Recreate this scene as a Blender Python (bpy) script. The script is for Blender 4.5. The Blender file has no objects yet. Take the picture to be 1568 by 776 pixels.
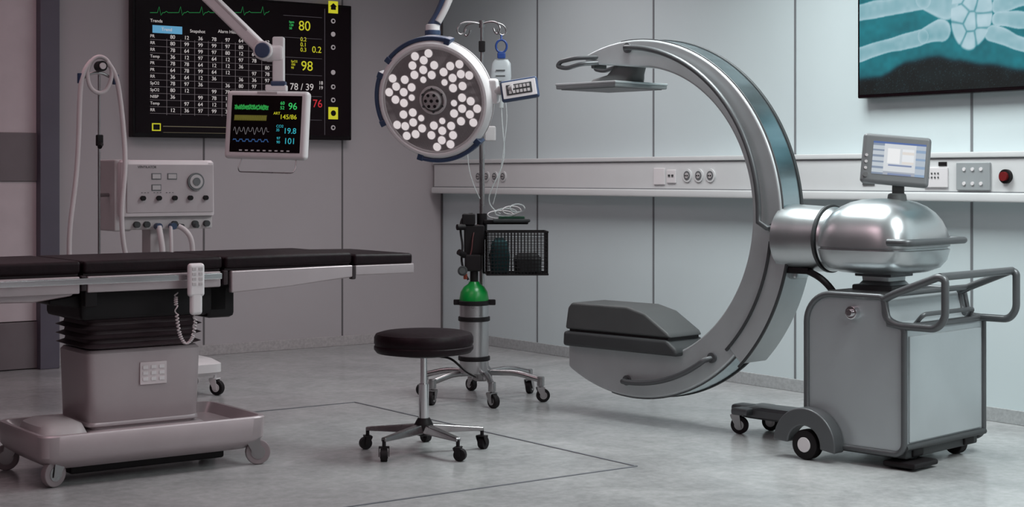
import bpy, bmesh, math, random
from mathutils import Vector, Matrix, Euler
random.seed(3)
scene = bpy.context.scene
COL = scene.collection
rad = math.radians

# ------------------------------------------------------------------ helpers
def link(o, parent=None):
    COL.objects.link(o)
    if parent is not None:
        o.parent = parent
    return o

def empty(name, loc=(0, 0, 0), rz=0.0, scale=1.0, parent=None):
    e = bpy.data.objects.new(name, None)
    e.empty_display_size = 0.1
    e.location = loc
    e.rotation_euler = (0, 0, rz)
    e.scale = (scale,) * 3
    return link(e, parent)

def M(name, color, rough=0.5, metal=0.0, var=0.05, scale=6.0, stretch=(1, 1, 1), bump=0.0, coat=0.0, rvar=0.05, spec=0.5):
    m = bpy.data.materials.new(name)
    m.use_nodes = True
    nt = m.node_tree
    b = nt.nodes['Principled BSDF']
    tc = nt.nodes.new('ShaderNodeTexCoord')
    mp = nt.nodes.new('ShaderNodeMapping')
    mp.inputs['Scale'].default_value = stretch
    nz = nt.nodes.new('ShaderNodeTexNoise')
    nz.inputs['Scale'].default_value = scale
    nz.inputs['Detail'].default_value = 4
    nt.links.new(tc.outputs['Object'], mp.inputs['Vector'])
    nt.links.new(mp.outputs['Vector'], nz.inputs['Vector'])
    cr = nt.nodes.new('ShaderNodeValToRGB')
    cr.color_ramp.elements[0].position = 0.3
    cr.color_ramp.elements[1].position = 0.7
    c = color
    cr.color_ramp.elements[0].color = (c[0] * (1 - var), c[1] * (1 - var), c[2] * (1 - var), 1)
    cr.color_ramp.elements[1].color = (min(1, c[0] * (1 + var)), min(1, c[1] * (1 + var)), min(1, c[2] * (1 + var)), 1)
    nt.links.new(nz.outputs['Fac'], cr.inputs['Fac'])
    nt.links.new(cr.outputs['Color'], b.inputs['Base Color'])
    mr = nt.nodes.new('ShaderNodeMapRange')
    mr.inputs['To Min'].default_value = max(0, rough - rvar)
    mr.inputs['To Max'].default_value = min(1, rough + rvar)
    nt.links.new(nz.outputs['Fac'], mr.inputs['Value'])
    nt.links.new(mr.outputs['Result'], b.inputs['Roughness'])
    b.inputs['Metallic'].default_value = metal
    b.inputs['Coat Weight'].default_value = coat
    b.inputs['Specular IOR Level'].default_value = spec
    if bump:
        bp = nt.nodes.new('ShaderNodeBump')
        bp.inputs['Strength'].default_value = bump
        bp.inputs['Distance'].default_value = 0.01
        nt.links.new(nz.outputs['Fac'], bp.inputs['Height'])
        nt.links.new(bp.outputs['Normal'], b.inputs['Normal'])
    return m

def EM(name, color, strength=1.0):
    m = bpy.data.materials.new(name)
    m.use_nodes = True
    nt = m.node_tree
    b = nt.nodes['Principled BSDF']
    b.inputs['Base Color'].default_value = (0.01, 0.01, 0.01, 1)
    b.inputs['Roughness'].default_value = 0.4
    b.inputs['Specular IOR Level'].default_value = 0.2
    b.inputs['Emission Color'].default_value = (*color, 1)
    b.inputs['Emission Strength'].default_value = strength
    return m

def finish(bm, name, parent, mat, loc=(0, 0, 0), rot=(0, 0, 0), bevel=0.0, seg=3, smooth=True, sharp=38):
    bmesh.ops.recalc_face_normals(bm, faces=bm.faces)
    if bevel > 0:
        es = [e for e in bm.edges if len(e.link_faces) == 2 and e.calc_face_angle(0) > rad(30)]
        bmesh.ops.bevel(bm, geom=es, offset=bevel, segments=seg, affect='EDGES', profile=0.5, clamp_overlap=True)
    if smooth:
        for f in bm.faces:
            f.smooth = True
        for e in bm.edges:
            if len(e.link_faces) == 2 and e.calc_face_angle(0) > rad(sharp):
                e.smooth = False
    me = bpy.data.meshes.new(name)
    bm.to_mesh(me)
    bm.free()
    o = bpy.data.objects.new(name, me)
    if mat:
        me.materials.append(mat)
    o.location = loc
    o.rotation_euler = rot
    link(o, parent)
    if bevel > 0:
        w = o.modifiers.new('wn', 'WEIGHTED_NORMAL')
        w.keep_sharp = True
    return o

def box(parent, name, size, loc, mat, bevel=0.004, rot=(0, 0, 0), seg=2):
    bm = bmesh.new()
    bmesh.ops.create_cube(bm, size=1)
    bmesh.ops.scale(bm, vec=size, verts=bm.verts)
    return finish(bm, name, parent, mat, loc, rot, bevel, seg)

def boxes(parent, name, lst, mat, loc=(0, 0, 0), rot=(0, 0, 0)):
    bm = bmesh.new()
    for (c, s) in lst:
        r = bmesh.ops.create_cube(bm, size=1)
        bmesh.ops.scale(bm, vec=s, verts=r['verts'])
        bmesh.ops.translate(bm, vec=c, verts=r['verts'])
    return finish(bm, name, parent, mat, loc, rot, 0, smooth=False)

def cyl(parent, name, p1, p2, r, mat, r2=None, seg=32, bevel=0.0):
    p1 = Vector(p1); p2 = Vector(p2)
    d = p2 - p1
    bm = bmesh.new()
    bmesh.ops.create_cone(bm, cap_ends=True, segments=seg, radius1=r, radius2=r if r2 is None else r2, depth=d.length)
    q = d.to_track_quat('Z', 'Y')
    bmesh.ops.transform(bm, matrix=Matrix.Translation((p1 + p2) / 2) @ q.to_matrix().to_4x4(), verts=bm.verts)
    return finish(bm, name, parent, mat, bevel=bevel, seg=2)

def fillet(pts, r, n=6):
    pts = [Vector(p) for p in pts]
    out = [pts[0]]
    for i in range(1, len(pts) - 1):
        a, b, c = pts[i - 1], pts[i], pts[i + 1]
        d1 = (a - b); d2 = (c - b)
        rr = min(r, d1.length * 0.48, d2.length * 0.48)
        s = b + d1.normalized() * rr
        e = b + d2.normalized() * rr
        for k in range(n + 1):
            t = k / n
            out.append(s * (1 - t) ** 2 + b * 2 * t * (1 - t) + e * t * t)
    out.append(pts[-1])
    return out

def tube(parent, name, pts, r, mat, fr=0.0, smooth=False, cyclic=False):
    if fr > 0:
        pts = fillet(pts, fr)
    cu = bpy.data.curves.new(name, 'CURVE')
    cu.dimensions = '3D'
    cu.bevel_depth = r
    cu.bevel_resolution = 5
    cu.use_fill_caps = True
    if smooth:
        sp = cu.splines.new('NURBS')
        sp.points.add(len(pts) - 1)
        for i, p in enumerate(pts):
            sp.points[i].co = (*p, 1)
        sp.order_u = 4 if len(pts) > 3 else 3
        sp.use_endpoint_u = not cyclic
        sp.use_cyclic_u = cyclic
        sp.resolution_u = 8
    else:
        sp = cu.splines.new('POLY')
        sp.points.add(len(pts) - 1)
        for i, p in enumerate(pts):
            sp.points[i].co = (*p, 1)
        sp.use_cyclic_u = cyclic
    sp.use_smooth = True
    cu.materials.append(mat)
    o = bpy.data.objects.new(name, cu)
    return link(o, parent)

def prism(parent, name, prof, y0, y1, mat, bevel=0.01, seg=3):
    bm = bmesh.new()
    v = [bm.verts.new((x, y0, z)) for x, z in prof]
    f = bm.faces.new(v)
    r = bmesh.ops.extrude_face_region(bm, geom=[f])
    vs = [g for g in r['geom'] if isinstance(g, bmesh.types.BMVert)]
    bmesh.ops.translate(bm, vec=(0, y1 - y0, 0), verts=vs)
    return finish(bm, name, parent, mat, bevel=bevel, seg=seg)

def strip(parent, name, A, B, y0, y1, mat, bevel=0.0):
    bm = bmesh.new()
    rows = []
    for (a, b) in zip(A, B):
        rows.append([bm.verts.new((a[0], y0, a[1])), bm.verts.new((a[0], y1, a[1])),
                     bm.verts.new((b[0], y1, b[1])), bm.verts.new((b[0], y0, b[1]))])
    for i in range(len(rows) - 1):
        p, q = rows[i], rows[i + 1]
        for k in range(4):
            bm.faces.new((p[k], p[(k + 1) % 4], q[(k + 1) % 4], q[k]))
    bm.faces.new(rows[0]); bm.faces.new(rows[-1])
    return finish(bm, name, parent, mat, bevel=bevel, seg=3)

def loft(parent, name, levels, mat, n=64, loc=(0, 0, 0), rot=(0, 0, 0), sharp=38, cap=True):
    bm = bmesh.new()
    rings = []
    for (z, cx, cy, a, b, ex) in levels:
        ring = []
        for i in range(n):
            t = 2 * math.pi * (i + 0.5) / n
            c, s = math.cos(t), math.sin(t)
            x = a * math.copysign(abs(c) ** (2 / ex), c)
            y = b * math.copysign(abs(s) ** (2 / ex), s)
            ring.append(bm.verts.new((cx + x, cy + y, z)))
        rings.append(ring)
    for p, q in zip(rings[:-1], rings[1:]):
        for i in range(n):
            j = (i + 1) % n
            bm.faces.new((p[i], p[j], q[j], q[i]))
    if cap:
        bm.faces.new(rings[0]); bm.faces.new(rings[-1])
    return finish(bm, name, parent, mat, loc, rot, sharp=sharp)

def lathe(parent, name, prof, mat, loc=(0, 0, 0), rot=(0, 0, 0), n=64, sharp=38):
    return loft(parent, name, [(z, 0, 0, r, r, 2) for r, z in prof], mat, n, loc, rot, sharp)

def domes(parent, name, lst, mat, flat=0.35, loc=(0, 0, 0), rot=(0, 0, 0), up=(0, 0, 1)):
    bm = bmesh.new()
    q = Vector(up).to_track_quat('Z', 'Y').to_matrix().to_4x4()
    for (c, r) in lst:
        m = Matrix.Translation(c) @ q @ Matrix.Diagonal((1, 1, flat, 1))
        bmesh.ops.create_uvsphere(bm, u_segments=18, v_segments=10, radius=r, matrix=m)
    return finish(bm, name, parent, mat, loc, rot)

def discs(parent, name, lst, mat, depth=0.01, axis=(0, 1, 0), seg=24, loc=(0, 0, 0), rot=(0, 0, 0)):
    bm = bmesh.new()
    q = Vector(axis).to_track_quat('Z', 'Y').to_matrix().to_4x4()
    for (c, r) in lst:
        bmesh.ops.create_cone(bm, cap_ends=True, segments=seg, radius1=r, radius2=r, depth=depth, matrix=Matrix.Translation(c) @ q)
    return finish(bm, name, parent, mat, loc, rot)

def text(parent, name, body, size, loc, mat, rot=(math.pi / 2, 0, 0), align='LEFT', line=1.0, ext=0.0005, sx=1.0):
    cu = bpy.data.curves.new(name, 'FONT')
    cu.body = body
    cu.size = size
    cu.align_x = align
    cu.align_y = 'CENTER'
    cu.space_line = line
    cu.extrude = ext
    cu.materials.append(mat)
    o = bpy.data.objects.new(name, cu)
    o.location = loc
    o.rotation_euler = rot
    o.scale = (sx, 1, 1)
    return link(o, parent)

def picture(parent, name, w, h, nx, ny, func, loc, strength=1.0):
    """flat screen image drawn as per-vertex colour; x 0..w, z 0..h, faces -Y"""
    verts = []; faces = []; cols = []
    for j in range(ny + 1):
        for i in range(nx + 1):
            x = w * i / nx; z = h * j / ny
            verts.append((x, 0, z)); cols.append(func(x, z))
    for j in range(ny):
        for i in range(nx):
            a = j * (nx + 1) + i
            faces.append((a, a + 1, a + nx + 2, a + nx + 1))
    me = bpy.data.meshes.new(name)
    me.from_pydata(verts, [], faces)
    at = me.color_attributes.new('Col', 'FLOAT_COLOR', 'POINT')
    for i, c in enumerate(cols):
        at.data[i].color = (c[0], c[1], c[2], 1)
    m = EM(name + '_screen', (1, 1, 1), strength)
    nt = m.node_tree
    a = nt.nodes.new('ShaderNodeAttribute'); a.attribute_name = 'Col'
    nt.links.new(a.outputs['Color'], nt.nodes['Principled BSDF'].inputs['Emission Color'])
    me.materials.append(m)
    o = bpy.data.objects.new(name, me)
    o.location = loc
    return link(o, parent)

# ------------------------------------------------------------------ materials
steel = M('brushed_steel', (0.50, 0.525, 0.535), 0.30, 0.9, 0.03, 4, (1, 1, 3), rvar=0.03)
steel_side = M('satin_aluminium', (0.50, 0.53, 0.54), 0.42, 0.6, 0.04, 4, (2, 2, 2))
steel_rim = M('rim_steel', (0.38, 0.47, 0.50), 0.24, 0.95, 0.14, 3, (6, 1, 6))
chrome = M('chrome', (0.70, 0.70, 0.71), 0.14, 1.0, 0.03)
dchrome = M('dull_chrome', (0.36, 0.35, 0.355), 0.28, 1.0, 0.08)
dgrey = M('dark_grey_plastic', (0.045, 0.048, 0.05), 0.5, 0.0, 0.08, spec=0.35)
mgrey = M('mid_grey_plastic', (0.075, 0.079, 0.08), 0.5, 0.0, 0.06, spec=0.35)
ltrim = M('handle_grey_metal', (0.10, 0.105, 0.11), 0.38, 0.4, 0.05)
console_m = M('console_grey', (0.13, 0.135, 0.14), 0.45, 0, .05)
cart_pan = M('cart_panel', (0.42, 0.455, 0.47), 0.3, 0.4, 0.05, 3)
black = M('black_rubber', (0.008, 0.006, 0.007), 0.55, 0.0, 0.2, spec=0.25)
leather = M('black_vinyl_cushion', (0.008, 0.002, 0.004), 0.5, 0.0, 0.3, 40, bump=0.15, spec=0.2)
white = M('white_enamel', (0.70, 0.67, 0.68), 0.35, 0, 0.02)
vwhite = M('ventilator_white', (0.62, 0.56, 0.575), 0.4, 0, 0.03)
offw = M('grey_white_plastic', (0.48, 0.45, 0.455), 0.4, 0, 0.03)
lampface = M('lamp_face', (0.32, 0.29, 0.295), 0.4, 0.1, 0.03)
blue = M('slate_blue_bumper', (0.03, 0.052, 0.11), 0.4, 0, 0.06)
bluebright = M('blue_plastic', (0.015, 0.05, 0.22), 0.35, 0, 0.05)
green = M('green_cylinder_paint', (0.0, 0.20, 0.03), 0.3, 0, 0.05)
screenblk = M('screen_black', (0.005, 0.002, 0.003), 0.25, 0, 0.05, spec=0.15)
tablemetal = M('table_metal', (0.46, 0.40, 0.415), 0.36, 0.5, 0.05, 4)
tabledark = M('table_dark_metal', (0.04, 0.030, 0.033), 0.45, 0.3, 0.06, spec=.3)
basem = M('base_enamel', (0.42, 0.36, 0.375), 0.36, 0.2, 0.05, 5)
hose = M('hose_white', (0.56, 0.51, 0.52), 0.45, 0, 0.04)
clear = M('clear_tube', (0.55, 0.58, 0.58), 0.2, 0, 0.03)
clear.node_tree.nodes['Principled BSDF'].inputs['Alpha'].default_value = 0.5
redm = M('red_plastic', (0.14, 0.005, 0.006), 0.4, 0, 0.05)
led = EM('led_lens', (1.0, 0.91, 0.92), 0.66)
e_white = EM('glow_white', (0.62, 0.57, 0.57), 0.8)
e_green = EM('glow_green', (0.04, 0.50, 0.12), 1.0)
e_yel = EM('glow_yellow', (0.50, 0.48, 0.02), 1.0)
e_cyan = EM('glow_cyan', (0.03, 0.36, 0.44), 1.0)
e_red = EM('glow_red', (0.45, 0.02, 0.03), 1.0)
e_blue = EM('glow_blue', (0.10, 0.30, 0.48), 1.0)

def wallmat(name, c, rough):
    return M(name, c, rough, 0.0, 0.025, 1.2, rvar=0.05, spec=0.4)
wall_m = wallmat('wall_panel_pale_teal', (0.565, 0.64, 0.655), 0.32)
wall_l = wallmat('wall_panel_dimmed_mauve', (0.42, 0.385, 0.40), 0.38)  # dim mauve cast of the left side put into the panel colour
seam_m = M('panel_joint', (0.17, 0.18, 0.19), 0.6)
seam_l = M('panel_joint_left', (0.11, 0.10, 0.105), 0.6)
ceil_m = M('ceiling_white', (0.55, 0.55, 0.55), 0.9)
wall_d = M('wall_unseen_darkened', (0.22, 0.17, 0.185), 0.6)  # unseen wall, darkened to cut the light it bounces back
base_m = M('baseboard_speckled', (0.36, 0.375, 0.38), 0.6, 0, 0.14, 60)
base_l = M('baseboard_speckled_warm', (0.40, 0.37, 0.375), 0.6, 0, 0.14, 60)
rail_m = M('rail_enamel', (0.62, 0.625, 0.63), 0.35, 0, 0.015)

fm = bpy.data.materials.new('vinyl_floor')
fm.use_nodes = True
nt = fm.node_tree
b = nt.nodes['Principled BSDF']
tc = nt.nodes.new('ShaderNodeTexCoord')
n1 = nt.nodes.new('ShaderNodeTexNoise'); n1.inputs['Scale'].default_value = 2.2; n1.inputs['Detail'].default_value = 8; n1.inputs['Roughness'].default_value = 0.65; n1.inputs['Distortion'].default_value = 0.8
n2 = nt.nodes.new('ShaderNodeTexNoise'); n2.inputs['Scale'].default_value = 22; n2.inputs['Detail'].default_value = 6; n2.inputs['Roughness'].default_value = 0.7
nt.links.new(tc.outputs['Object'], n1.inputs['Vector']); nt.links.new(tc.outputs['Object'], n2.inputs['Vector'])
mx = nt.nodes.new('ShaderNodeMix'); mx.inputs['Factor'].default_value = 0.45
nt.links.new(n1.outputs['Fac'], mx.inputs['A']); nt.links.new(n2.outputs['Fac'], mx.inputs['B'])
cr = nt.nodes.new('ShaderNodeValToRGB')
cr.color_ramp.elements[0].position = 0.36; cr.color_ramp.elements[0].color = (0.25, 0.255, 0.257, 1)
cr.color_ramp.elements[1].position = 0.66; cr.color_ramp.elements[1].color = (0.42, 0.425, 0.423, 1)
nt.links.new(mx.outputs['Result'], cr.inputs['Fac']); nt.links.new(cr.outputs['Color'], b.inputs['Base Color'])
mr = nt.nodes.new('ShaderNodeMapRange'); mr.inputs['To Min'].default_value = 0.14; mr.inputs['To Max'].default_value = 0.32
nt.links.new(n1.outputs['Fac'], mr.inputs['Value']); nt.links.new(mr.outputs['Result'], b.inputs['Roughness'])

# ------------------------------------------------------------------ room
RA = rad(35.95)
C0 = Vector((-0.518, 11.75, 0))
e1 = Vector((math.cos(RA), math.sin(RA), 0)); e2 = Vector((-math.sin(RA), math.cos(RA), 0))
def RW(lx, ly, z=0.0):
    p = C0 + e1 * lx + e2 * ly
    return Vector((p.x, p.y, z))
W, L, H = 9.5, 13.0, 3.1
def rbox(name, x0, x1, y0, y1, z0, z1, mat, bevel=0):
    c = RW((x0 + x1) / 2, (y0 + y1) / 2, (z0 + z1) / 2)
    return box(None, name, (x1 - x0, y1 - y0, z1 - z0), c, mat, bevel, (0, 0, RA))
rbox('floor', -W - .1, .1, -L - .1, .1, -0.1, 0, fm)
rbox('ceiling', -W - .1, .1, -L - .1, .1, H, H + 0.1, ceil_m)
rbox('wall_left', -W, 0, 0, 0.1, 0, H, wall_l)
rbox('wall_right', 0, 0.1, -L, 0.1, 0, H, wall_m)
rbox('wall_back', -W, 0, -L - 0.1, -L, 0, H, wall_l)  # unseen, kept in the dimmed mauve to reduce bounce
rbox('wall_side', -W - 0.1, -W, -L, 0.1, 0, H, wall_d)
rbox('baseboard_right', -0.012, 0, -L, -0.0, 0, 0.07, base_m, 0.003)
rbox('baseboard_left', -2.95, -0.012, -0.012, 0, 0, 0.07, base_l, 0.003)
boxes(None, 'trim_1', [((t, 0, H / 2), (0.014, 0.006, H)) for t in [1.178 + 1.2 * k for k in range(0, 9)]], seam_m,
      loc=RW(0, 0), rot=(0, 0, RA - math.pi / 2))
boxes(None, 'trim_2', [((-t, 0, H / 2), (0.012, 0.006, H)) for t in (0.849, 1.913)], seam_l, loc=RW(0, 0), rot=(0, 0, RA))
rbox('trim_3', -0.012, -0.0, -0.012, 0, 0, H, seam_l)

lm = M('floor_inlay', (0.13, 0.135, 0.15), 0.5)
A = Vector((0.516, 6.56, 0))
w_ = 0.011
cc = A + e2 * 1.15 - e1 * 1.9
boxes(None, 'trim_floor_inlay', [((1.9, 0, 0.0015), (w_, 2.3, 0.003)), ((-1.9, 0, 0.0015), (w_, 2.3, 0.003)),
      ((0, 1.15, 0.0015), (3.8, w_, 0.003)), ((0, -1.15, 0.0015), (3.8, w_, 0.003))], lm, loc=(cc.x, cc.y, 0), rot=(0, 0, RA))

# sliding door on left wall
door = empty('door_1', RW(0, 0), RA)
frm = M('door_frame_blue_grey', (0.10, 0.09, 0.12), 0.45)
dlight = M('door_panel_light', (0.58, 0.51, 0.53), 0.35)
dgr = M('door_rail_grey', (0.17, 0.145, 0.155), 0.4)
box(door, 'frame_jamb', (0.125, 0.14, 2.75), (-3.01, -0.06, 1.375), frm, 0.006)
box(door, 'frame_jamb_far', (0.125, 0.14, 2.75), (-4.46, -0.06, 1.375), frm, 0.006)
box(door, 'frame_head', (1.58, 0.14, 0.125), (-3.735, -0.06, 2.81), frm, 0.006)
box(door, 'lower_rail', (1.33, 0.06, 0.29), (-3.735, -0.04, 0.15), dgr, 0.004)
box(door, 'lower_panel', (1.33, 0.045, 0.87), (-3.735, -0.035, 0.735), dlight, 0.004)
box(door, 'middle_rail', (1.33, 0.06, 0.30), (-3.735, -0.04, 1.32), dgr, 0.004)
box(door, 'upper_panel', (1.33, 0.045, 1.28), (-3.735, -0.035, 2.11), dlight, 0.004)

# wall service rail on the right wall
rail = empty('wall_service_rail', RW(0, 0), RA - math.pi / 2)
box(rail, 'housing', (8.96, 0.10, 0.20), (4.52, -0.05, 1.215), rail_m, 0.008)
box(rail, 'top_lip', (8.96, 0.112, 0.028), (4.52, -0.056, 1.306), rail_m, 0.006)
box(rail, 'lower_trunk', (8.96, 0.125, 0.045), (4.52, -0.0625, 1.098), rail_m, 0.01)
box(rail, 'groove_lower', (8.96, 0.104, 0.006), (4.52, -0.052, 1.123), seam_m, 0)  # thin dark strip along the joint above the trunk
box(rail, 'groove_upper', (8.96, 0.1015, 0.004), (4.52, -0.051, 1.288), seam_m, 0)
def sockets(ts, z=1.205, r=0.027):
    discs(rail, 'socket_plates', [((t, -0.103, z), r + 0.012) for t in ts], rail_m, 0.008)
    discs(rail, 'socket_cups', [((t, -0.106, z), r) for t in ts], console_m, 0.006)
    discs(rail, 'socket_cores', [((t, -0.108, z), r * 0.6) for t in ts], offw, 0.006)
    boxes(rail, 'socket_pins', [((t + s, -0.112, z), (0.008, 0.003, 0.008)) for t in ts for s in (-0.008, 0.008)], black)
sockets([0.62, 0.72, 0.82, 0.92], 1.2, 0.024)
sockets([2.80, 2.90, 3.00])
sockets([4.49], 1.20)
box(rail, 'switch_plate', (0.10, 0.01, 0.10), (2.55, -0.104, 1.2), white, 0.004)
box(rail, 'data_plate', (0.08, 0.01, 0.08), (2.66, -0.104, 1.2), white, 0.004)
boxes(rail, 'data_ports', [((2.645, -0.111, 1.205), (0.016, 0.004, 0.012)), ((2.675, -0.111, 1.205), (0.016, 0.004, 0.012))], dgrey)
box(rail, 'outlet_plate', (0.15, 0.012, 0.10), (4.64, -0.105, 1.195), white, 0.004)
boxes(rail, 'outlet_marks', [((4.60 + 0.02 * (k % 4), -0.112, 1.215 - 0.02 * (k // 4)), (0.008, 0.004, 0.008)) for k in range(8)], mgrey)
box(rail, 'label', (0.05, 0.004, 0.02), (4.68, -0.102, 1.262), black, 0)
box(rail, 'grey_panel', (0.20, 0.014, 0.135), (4.87, -0.106, 1.20), M('panel_grey', (0.30, 0.32, 0.33), 0.4), 0.004)
discs(rail, 'panel_screws', [((4.82 + 0.05 * (k % 3), -0.115, 1.235 - 0.07 * (k // 3)), 0.009) for k in range(6)], white, 0.006)
discs(rail, 'emergency_button_collar', [((5.06, -0.108, 1.20), 0.034)], black, 0.02)
discs(rail, 'emergency_button', [((5.06, -0.124, 1.20), 0.022)], redm, 0.02)
boxes(rail, 'small_slots', [((4.2, -0.103, 1.16), (0.08, 0.004, 0.012))], mgrey)

# ------------------------------------------------------------------ x-ray display, right wall
def seg_d(x, z, a):
    x0, z0, x1, z1, w0, w1 = a
    dx, dz = x1 - x0, z1 - z0
    t = max(0, min(1, ((x - x0) * dx + (z - z0) * dz) / (dx * dx + dz * dz)))
    d = math.hypot(x - x0 - t * dx, z - z0 - t * dz)
    return d / (w0 + (w1 - w0) * t)
bones = [(-0.1, 0.43, 0.42, 0.46, 0.045, 0.050), (0.42, 0.46, 0.56, 0.44, 0.050, 0.088),
         (-0.1, 0.20, 0.42, 0.28, 0.042, 0.038), (0.42, 0.28, 0.53, 0.30, 0.038, 0.060),
         (0.86, 0.47, 1.30, 0.66, 0.045, 0.030), (0.88, 0.40, 1.4, 0.46, 0.045, 0.030), (0.88, 0.33, 1.35, 0.28, 0.042, 0.028),
         (0.84, 0.26, 1.25, 0.13, 0.042, 0.026), (0.80, 0.52, 1.08, 0.85, 0.045, 0.032)]
carp = [(0.655, 0.47), (0.66, 0.375), (0.645, 0.29), (0.715, 0.43), (0.72, 0.33), (0.715, 0.25), (0.775, 0.49), (0.785, 0.41), (0.785, 0.335), (0.775, 0.26)]
def vn(x, z, f):
    def h(i, j):
        s = math.sin(i * 127.1 + j * 311.7) * 43758.5453
        return s - math.floor(s)
    x *= f; z *= f
    i, j = math.floor(x), math.floor(z); u, v = x - i, z - j
    u = u * u * (3 - 2 * u); v = v * v * (3 - 2 * v)
    return (h(i, j) * (1 - u) + h(i + 1, j) * u) * (1 - v) + (h(i, j + 1) * (1 - u) + h(i + 1, j + 1) * u) * v
def xray(x, z):
    pts = [(-.1, .085), (.12, .09), (.34, .16), (.5, .175), (.62, .15), (.8, .12), (1.03, .08), (1.7, .02)]
    e = 0.1
    for (a, b_) in zip(pts[:-1], pts[1:]):
        if a[0] <= x <= b_[0]:
            u = (x - a[0]) / (b_[0] - a[0]); e = a[1] + (b_[1] - a[1]) * (u * u * (3 - 2 * u))
    up = 0.62 + 0.30 * max(0, x - 0.5)
    f = 1 / (1 + math.exp(max(-60, min(60, -(z - e) / 0.007)))) * (1 / (1 + math.exp(max(-60, min(60, (z - up) / 0.02)))))
    n = 0.6 * vn(x, z * 2.0, 9) + 0.4 * vn(x, z, 40)
    dens = 0.30 + 0.18 * n
    # soften bone coordinates for irregular outlines
    xx = x + 0.014 * (vn(x, z, 12) - .5); zz = z + 0.018 * (vn(x + 5, z, 10) - .5)
    for a in bones:
        d = seg_d(xx, zz, a)
        if d < 1:
            v = 0.72 + 0.16 * d ** 4 + 0.14 * (n - .5)
            dens = max(dens, v * min(1, .75 + (1 - d) * 2.5))
        elif d < 1.35:
            dens = max(dens, 0.54 * (1.35 - d) / .35)
    eq = math.hypot((xx - .715) / .125, (zz - .375) / .175)
    if eq < 1.12:
        ds = sorted(math.hypot(xx - c[0], zz - c[1]) for c in carp)
        gap = ds[1] - ds[0]
        v = 0.86 + 0.14 * (n - .5) - 0.28 * math.exp(-(gap / .010) ** 2)
        v *= min(1, (1.12 - eq) * 7)
        dens = max(dens, v)
    dens = min(1, dens)
    t = dens * f
    sp = 0.0015 + (1 - f) * (0.05 * random.random() ** 30 + 0.010 * max(0, vn(x, z, 14) - .45))
    hl = max(0, t - .45) / .55
    return (0.02 * t + 0.55 * hl ** 1.3 + sp * .4, 0.05 * t + 0.54 * t ** 1.5 + .12 * hl + sp, 0.08 * t + 0.58 * t ** 1.4 + .12 * hl + sp * 1.2)
xd = empty('wall_xray_display', RW(0, -4.10), RA - math.pi / 2)
box(xd, 'frame', (1.66, 0.07, 0.95), (0.83, -0.04, 1.612 + 0.475), screenblk, 0.006)
picture(xd, 'xray_image', 1.63, 0.915, 420, 236, xray, (0.015, -0.0765, 1.63), 1.0)

# ------------------------------------------------------------------ big vital-signs display, left wall
tv = empty('wall_vital_signs_display', RW(-1.6315, 0), RA)
box(tv, 'frame', (1.63, 0.07, 0.95), (0, -0.04, 1.455 + 0.475), screenblk, 0.006)
box(tv, 'glass', (1.59, 0.004, 0.905), (0, -0.077, 1.935), M('tv_glass', (0.007, 0.002, 0.004), 0.3, spec=.12), 0)
ty = -0.081
def TX(px): return (px - 367) / 208.0
def TZ(px, py):
    d = 10.31 + (11.28 - 10.31) * (px - 196) / 338
    return 1.2 + (270 - py) * d / 2427
gl = []
for k in range(12):
    z = TZ(300, 66 + k * 10)
    gl.append(((TX(317), ty, z), (TX(412) - TX(222), 0.002, 0.0022)))
for k in range(9):
    x = TX(246 + k * 20.5)
    gl.append(((x, ty, TZ(300, 121)), (0.0022, 0.002, 0.50)))
boxes(tv, 'table_grid', gl, EM('grid_line', (0.12, 0.10, 0.11), 1.0))
for k in range(12):
    for j in range(8):
        if (k + j) % 11 == 10: continue
        text(tv, 'value', random.choice(['78', '80', '97', '64', '12', '99', '36']), 0.035, (TX(251 + j * 20.5), ty, TZ(300, 61 + k * 10)), e_white, ext=.001)
    text(tv, 'row_label', random.choice(['HR', 'SpO2', 'NIBP', 'PR', 'RR', 'Temp']), 0.028, (TX(222), ty, TZ(300, 61 + k * 10)), e_white)
box(tv, 'tab_highlight', (TX(268) - TX(225), 0.003, 0.05), (TX(247), ty, TZ(247, 47)), e_blue, 0)
text(tv, 'tab_current', 'Trend', 0.030, (TX(238), ty - 0.003, TZ(247, 47)), e_white)
text(tv, 'tab_snapshot', 'Snapshot', 0.030, (TX(280), ty, TZ(280, 49)), e_white)
text(tv, 'tab_alarm', 'Alarm History', 0.030, (TX(322), ty, TZ(330, 50)), e_white)
text(tv, 'title', 'Trends', 0.030, (TX(222), ty, TZ(222, 33)), e_white)
wave = []
for k in range(70):
    px = 222 + k * 2.6; y = 21
    if k % 12 == 5: y -= 9
    if k % 12 == 6: y += 4
    if k % 12 == 9: y -= 2
    wave.append((TX(px), ty, TZ(px, y)))
tube(tv, 'ecg_trace', wave, 0.0018, EM('ecg_dim', (.015, .18, .05), 1))
text(tv, 'value_heart_rate', '80', 0.095, (TX(448), ty, TZ(457, 42)), e_yel)
text(tv, 'value_spo2', '98', 0.095, (TX(452), ty, TZ(461, 103)), e_yel)
text(tv, 'value_st', '0.2', 0.062, (TX(470), ty, TZ(478, 78)), e_yel)
text(tv, 'value_pair', '0.2\n0.1\n0.3', 0.040, (TX(451), ty, TZ(457, 70)), e_yel, line=0.9)
text(tv, 'value_bp', '78 / 39', 0.066, (TX(434), ty, TZ(440, 134)), e_white)
text(tv, 'value_resp', '18\n19', 0.034, (TX(481), ty, TZ(485, 132)), e_white)
text(tv, 'value_pulse', '76', 0.078, (TX(471), ty, TZ(480, 160)), e_red)
text(tv, 'unit_rows', 'bpm\n120\n50', 0.022, (TX(433), ty, TZ(433, 40)), e_green)
text(tv, 'unit_rows_low', 'SpO2\n100\n90', 0.022, (TX(436), ty, TZ(436, 100)), e_yel)
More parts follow.
